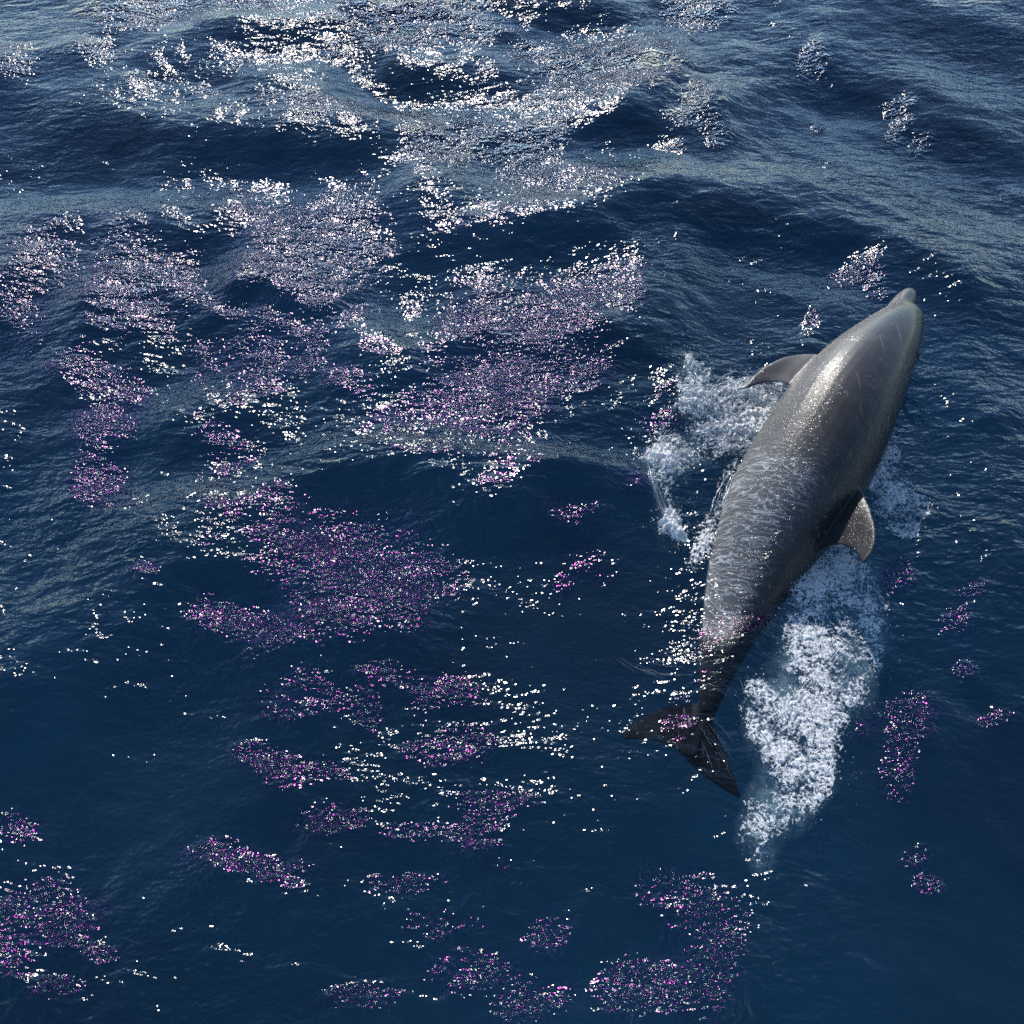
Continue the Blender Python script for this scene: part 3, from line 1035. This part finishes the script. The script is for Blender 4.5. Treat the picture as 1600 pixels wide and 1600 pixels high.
def foam_sheet(name, poly, label, thick, lift, cell=0.0040, thr=-0.24, dens_gain=1.0, edge=22.0, seed=0, bias=0.0):
    wp = np.array([at_z(a, b)[:2] for a, b in poly])
    lo, hi = wp.min(0) - 0.12, wp.max(0) + 0.12
    xs = np.arange(lo[0], hi[0], cell)
    ys = np.arange(lo[1], hi[1], cell)
    GX, GY = np.meshgrid(xs, ys)
    GX = GX + (rng.random(GX.shape) - .5) * cell * 0.5
    GY = GY + (rng.random(GY.shape) - .5) * cell * 0.5
    px, py = to_pix(GX, GY)
    wob = fbm(GX * 7, GY * 7, 4, 80 + seed)
    wob2 = fbm(GX * 7, GY * 7, 4, 90 + seed)
    sd = in_poly(px + 22 * wob, py + 22 * wob2, poly)
    # lacy structure: ridged noise, stretched along the wake
    rid = 1 - np.abs(noise2(GX * 15 + wob * 2.5, GY * 12 + wob2 * 2.5, 100 + seed)) * 2.4
    rid2 = 1 - np.abs(noise2(GX * 44 + wob * 3, GY * 36 + wob2 * 3, 110 + seed)) * 2.4
    clump = fbm(GX * 4.2, GY * 4.2, 4, 120 + seed)
    core = np.clip(sd / edge, -1.0, 1.0)
    dens = (0.34 * core + 0.24 * rid + 0.26 * rid2 + 1.35 * clump - 0.20 + bias) * dens_gain
    dens = np.where(sd < -10, -1, dens)
    z = sea_z(GX, GY) + 0.006 + lift * np.clip(dens, 0, 1) + thick * np.clip(fbm(GX * 48, GY * 48, 3, 130 + seed) + 0.2, 0, 1) * np.clip(dens + .3, 0, 1)
    keep = dens > thr
    h, w = GX.shape
    I = np.arange(h * w).reshape(h, w)
    kq = keep[:-1, :-1] & keep[1:, :-1] & keep[:-1, 1:] & keep[1:, 1:]
    q = np.stack([I[:-1, :-1], I[:-1, 1:], I[1:, 1:], I[1:, :-1]], -1)[kq]
    used = np.unique(q)
    remap = -np.ones(h * w, int)
    remap[used] = np.arange(len(used))
    cc = np.stack([GX, GY, z], -1).reshape(-1, 3)[used]
    o = link(name, mesh_from(name, cc, remap[q], {'foam_cover': np.clip(dens, -0.5, 1).ravel()[used]}, M_FOAM),
             label=label, category='foam', kind='stuff')
    return GX, GY, z, dens

def milky_sheet(name, poly, label, deep):
    wp = np.array([at_z(a, b)[:2] for a, b in poly])
    lo, hi = wp.min(0) - 0.15, wp.max(0) + 0.15
    GX, GY = np.meshgrid(np.arange(lo[0], hi[0], 0.012), np.arange(lo[1], hi[1], 0.012))
    px, py = to_pix(GX, GY)
    sd = in_poly(px + 20 * fbm(GX * 5, GY * 5, 3, 151), py + 20 * fbm(GX * 5, GY * 5, 3, 152), poly)
    cov = smooth(-22, 26, sd)
    z = sea_z(GX, GY) - deep - 0.02 * fbm(GX * 8, GY * 8, 3, 153)
    h, w = GX.shape
    I = np.arange(h * w).reshape(h, w)
    k = cov > 0.01
    kq = k[:-1, :-1] & k[1:, :-1] & k[:-1, 1:] & k[1:, 1:]
    q = np.stack([I[:-1, :-1], I[:-1, 1:], I[1:, 1:], I[1:, :-1]], -1)[kq]
    used = np.unique(q)
    remap = -np.ones(h * w, int)
    remap[used] = np.arange(len(used))
    link(name, mesh_from(name, np.stack([GX, GY, z], -1).reshape(-1, 3)[used], remap[q], {'foam_cover': cov.ravel()[used]}, M_MILK),
         label=label, category='bubbles', kind='stuff')

milky_sheet('wake_bubbles', WAKE, 'pale cloud of bubbles just under the wake foam', 0.035)
milky_sheet('splash_bubbles', LEFT, 'pale cloud of bubbles just under the flipper splash', 0.035)
fw = foam_sheet('wake_foam', WAKE, 'long trail of white foam streaming behind the dorsal fin', 0.008, 0.010, seed=0, bias=-0.13)
fl = foam_sheet('splash_foam', LEFT, 'white splash of foam beside the raised flipper', 0.014, 0.050, seed=5, edge=14.0, bias=0.20)
fr_ = foam_sheet('side_foam', RIGHT, 'thin patch of broken foam on the far side of the back', 0.012, 0.012, seed=9, dens_gain=0.9)
fh = foam_sheet('flank_foam', HIP, 'narrow strip of foam curling along the wet flank', 0.014, 0.020, seed=13, edge=12.0, bias=0.12)

# ------------------------------------------------------------------ spray drops and strands
ICO_B = bmesh.new()
bmesh.ops.create_icosphere(ICO_B, subdivisions=1, radius=1.0)
ICO_V = np.array([v.co[:] for v in ICO_B.verts])
ICO_F = np.array([[v.index for v in f.verts] for f in ICO_B.faces])
ICO_B.free()

def blobs(name, pts, rad, label, stretch=None):
    n = len(pts)
    sc = rad[:, None, None] * np.ones((n, 1, 3))
    if stretch is not None:
        sc = sc * stretch[:, None, :]
    V = pts[:, None, :] + ICO_V[None] * sc
    Fc = (ICO_F[None] + (np.arange(n) * len(ICO_V))[:, None, None]).reshape(-1, 3)
    return link(name, mesh_from(name, V.reshape(-1, 3), Fc, None, M_DROP), label=label, category='spray', kind='stuff')

def scatter(sheet, n, power, zmax, spread):
    GX, GY, z, dens = sheet
    p = np.clip(dens + 0.15, 0, None).ravel() ** power
    p /= p.sum()
    k = rng.choice(p.size, n, p=p)
    x = GX.ravel()[k] + rng.normal(0, spread, n)
    y = GY.ravel()[k] + rng.normal(0, spread, n)
    up = zmax * rng.random(n) ** 3.0
    return np.stack([x, y, np.maximum(z.ravel()[k] * 0.4 + 0.6 * sea_z(x, y), sea_z(x, y)) + up], 1)

def tail_rad(n, a, b):
    return a + (b - a) * rng.random(n) ** 3.0

pw = np.concatenate([scatter(fw, 4200, 1.2, 0.05, 0.014), scatter(fw, 1800, 0.6, 0.08, 0.04)])
blobs('wake_spray', pw, tail_rad(len(pw), 0.0012, 0.0042), 'fine white drops scattered over the wake foam')
pl_ = np.concatenate([scatter(fl, 3800, 1.2, 0.12, 0.014), scatter(fl, 2000, 0.7, 0.16, 0.05)])
blobs('splash_spray', pl_, tail_rad(len(pl_), 0.0012, 0.0044), 'fine white drops flying off the splash beside the flipper')
pr = np.concatenate([scatter(fr_, 700, 0.8, 0.06, 0.02), scatter(fr_, 250, 0.6, 0.08, 0.06)])
blobs('side_spray', pr, tail_rad(len(pr), 0.0014, 0.0045), 'sparse drops beyond the dark back of the dolphin')

def strands(name, lines, rads, label):
    V, Fq, off = [], [], 0
    K = 5
    for pts, r0 in zip(lines, rads):
        pts = np.asarray(pts)
        n = len(pts)
        t = np.gradient(pts, axis=0)
        t /= np.maximum(np.linalg.norm(t, axis=1), 1e-9)[:, None]
        a = np.cross(t, np.array([0.3, 0.2, 1.0]))
        a /= np.maximum(np.linalg.norm(a, axis=1), 1e-9)[:, None]
        b = np.cross(t, a)
        u = np.linspace(0, 1, n)
        r = r0 * np.clip(np.sin(np.pi * (0.03 + 0.94 * u)), 0.12, 1) * (0.75 + 0.5 * rng.random(n))
        for k in range(K):
            th = 2 * math.pi * k / K
            V.append(pts + (a * math.cos(th) + b * math.sin(th)) * r[:, None])
        idx_ = off + np.arange(n)
        for k in range(K):
            p0 = idx_ + k * n
            p1 = idx_ + ((k + 1) % K) * n
            Fq.append(np.stack([p0[:-1], p0[1:], p1[1:], p1[:-1]], -1))
        off += K * n
    return link(name, mesh_from(name, np.concatenate(V), np.concatenate(Fq), None, M_DROP), label=label, category='water', kind='stuff')

def wiggle(n, amp, seed):
    u = np.linspace(0, 1, n)
    return amp * (noise2(u * 5, np.full(n, seed * 1.37), 3) + 0.5 * noise2(u * 13, np.full(n, seed * 2.1), 4))

# sheet of water wrinkling over the hind body
def film_material():
    t = NT('water_film')
    cx = t.node('ShaderNodeCombineXYZ')
    t.link(t.attr('film_u'), cx.inputs[0])
    t.link(t.attr('film_v'), cx.inputs[1])
    n1 = t.noise(t.mapping(cx.outputs[0], (0, 0, 0.25), (1.0, 0.26, 1.0)), 26.0, 2.0, 0.55, 0.9)
    n2 = t.noise(t.mapping(cx.outputs[0], (0, 0, -0.35), (1.0, 0.34, 1.0)), 17.0, 2.0, 0.55, 1.2)
    def line(n, w):
        d = t.math('ABSOLUTE', t.math('SUBTRACT', n, 0.5))
        m = t.node('ShaderNodeMapRange')
        m.interpolation_type = 'SMOOTHSTEP'
        t.link(d, m.inputs[0])
        m.inputs[1].default_value = 0.0
        m.inputs[2].default_value = w
        m.inputs[3].default_value = 1.0
        m.inputs[4].default_value = 0.0
        return m.outputs[0]
    li = t.math('MAXIMUM', line(n1, 0.022), line(n2, 0.018))
    brk = t.noise(cx.outputs[0], 9.0, 2.0, 0.5)
    cov = t.attr('film_cover')
    a = t.math('MULTIPLY', t.math('MULTIPLY_ADD', li, t.math('MULTIPLY', brk, 0.75), 0.07), cov)
    h = t.math('ADD', t.math('MULTIPLY', t.math('MAXIMUM', line(n1, 0.07), line(n2, 0.06)), 0.006),
               t.math('MULTIPLY', t.noise(cx.outputs[0], 85.0, 1.0), 0.004))
    bump = t.node('ShaderNodeBump')
    bump.inputs['Distance'].default_value = 1.0
    t.link(h, bump.inputs['Height'])
    d = t.node('ShaderNodeBsdfDiffuse')
    d.inputs[0].default_value = (0.78, 0.80, 0.80, 1)  # pale wrinkle lines: reflected sky painted into the colour, together with foam
    g = t.node('ShaderNodeBsdfGlossy')
    g.inputs['Roughness'].default_value = 0.12
    t.link(bump.outputs[0], g.inputs['Normal'])
    tr = t.node('ShaderNodeBsdfTransparent')
    s1 = t.mix(a, tr.outputs[0], d.outputs[0])
    s2 = t.mix(t.math('MULTIPLY', cov, 0.022), s1, g.outputs[0])
    t.link(s2, t.out.inputs['Surface'])
    return t.m

dnor = np.empty(nvd * 3, dtype=np.float32)
dm.vertices.foreach_get('normal', dnor)
dnor = dnor.reshape(-1, 3)
fco = dco + dnor * 0.0035
toC = C0 - fco
toC /= np.linalg.norm(toC, axis=1)[:, None]
facing = (dnor * toC).sum(1)
nR = min(NS, len(RINGS))
ring_i = np.minimum(idx, NS - 1)
rtv = ((dco - RC[idx]) * RT_[ring_i]).sum(1) / RW[idx]
rad_ok = np.linalg.norm(dco - RC[idx], axis=1) < 1.35 * RW[idx]
cover = smooth(0.50, 0.36, pos) * smooth(0.07, 0.12, along) * smooth(0.55, -0.25, rtv) * smooth(-0.1, 0.25, facing) * rad_ok
fco[:, 2] = np.maximum(fco[:, 2], sea_z(fco[:, 0], fco[:, 1]) + 0.002)
pf = np.array([tuple(p.vertices) for p in dm.polygons if len(p.vertices) == 4])
kp = (cover[pf] > 0.01).all(1)
qf = pf[kp]
used = np.unique(qf)
rmap = -np.ones(nvd, int)
rmap[used] = np.arange(len(used))
link('water_film', mesh_from('water_film', fco[used], rmap[qf], {'film_cover': cover[used], 'film_u': (dco @ T_[20])[used],
     'film_v': (rtv * RW[idx])[used]}, film_material()), label='thin wrinkled sheet of water sliding over the hind body', category='water', kind='stuff')

def sea_lines(p0, p1, bow, nl, spread, r, seed, zoff=0.002, lift=0.0):
    out, rr_ = [], []
    for q in range(nl):
        n = 20
        u = np.linspace(0, 1, n)
        o = rng.normal(0, spread, 2)
        s0, s1 = sorted(rng.random(2))
        if s1 - s0 < 0.25:
            s1 = min(1.0, s0 + 0.35)
        v = s0 + (s1 - s0) * u
        a, b = np.array(p0, float), np.array(p1, float)
        d = b - a
        nrm = np.array([-d[1], d[0]]) / np.hypot(*d)
        px = a[0] + d[0] * v + nrm[0] * (bow * 4 * v * (1 - v)) + o[0] * (0.6 + v) + wiggle(n, 1.4, seed + q)
        py = a[1] + d[1] * v + nrm[1] * (bow * 4 * v * (1 - v)) + o[1] * (0.6 + v) + wiggle(n, 1.4, seed + q + 50)
        g = np.array([at_z(x, y) for x, y in zip(px, py)])
        g[:, 2] = sea_z(g[:, 0], g[:, 1]) + zoff + lift * 4 * u * (1 - u) * rng.random()
        out.append(g)
        rr_.append(r * rng.uniform(0.5, 1.1))
    return out, rr_

LL, RR = [], []
for args in (((1085, 1120), (1165, 1250), -10, 9, 7, 0.0004, 200), ((960, 1020), (1082, 1062), 10, 7, 8, 0.0005, 300),
             ((1005, 1010), (1085, 1030), 6, 4, 6, 0.0005, 360), ((1150, 1050), (1185, 1105), 4, 5, 4, 0.0007, 400)):
    a, b = sea_lines(*args)
    LL += a
    RR += b
strands('tail_streaks', LL, RR, 'fine pale streaks on the water around the tail flukes')
LL, RR = [], []
for args in (((1072, 580), (1105, 650), 4, 18, 5, 0.0018, 500, 0.01, 0.10), ((1100, 640), (1220, 615), -8, 30, 9, 0.0017, 540, 0.01, 0.09),
             ((1080, 700), (1190, 660), 8, 24, 11, 0.0015, 600, 0.01, 0.06), ((1012, 720), (1060, 850), 10, 12, 4, 0.0012, 650, 0.004, 0.03),
             ((1150, 740), (1118, 830), 8, 18, 5, 0.0018, 700, 0.01, 0.06), ((1122, 825), (1084, 890), 8, 10, 2, 0.0014, 730, 0.01, 0.05)):
    a, b = sea_lines(*args)
    LL += a
    RR += b
strands('splash_strands', LL, RR, 'tangled white threads of water thrown up along the pale flank')
LL, RR = [], []
for args in (((1348, 884), (1352, 960), 4, 8, 4, 0.0016, 800, 0.01, 0.05), ((1352, 890), (1385, 945), 6, 5, 3, 0.0014, 820, 0.01, 0.04),
             ((1290, 880), (1240, 1000), 6, 14, 12, 0.0011, 840, 0.02, 0.02), ((1330, 1000), (1210, 1200), 10, 16, 20, 0.0011, 880, 0.02, 0.02)):
    a, b = sea_lines(*args)
    LL += a
    RR += b
strands('wake_strands', LL, RR, 'white threads of water trailing from the fin tip into the wake')

print('body length', BODY_LEN, 'max half width', W_.max(), 'water verts', nv, 'dolphin verts', nvd)
print('tail', P_[0], 'head', P_[-1])
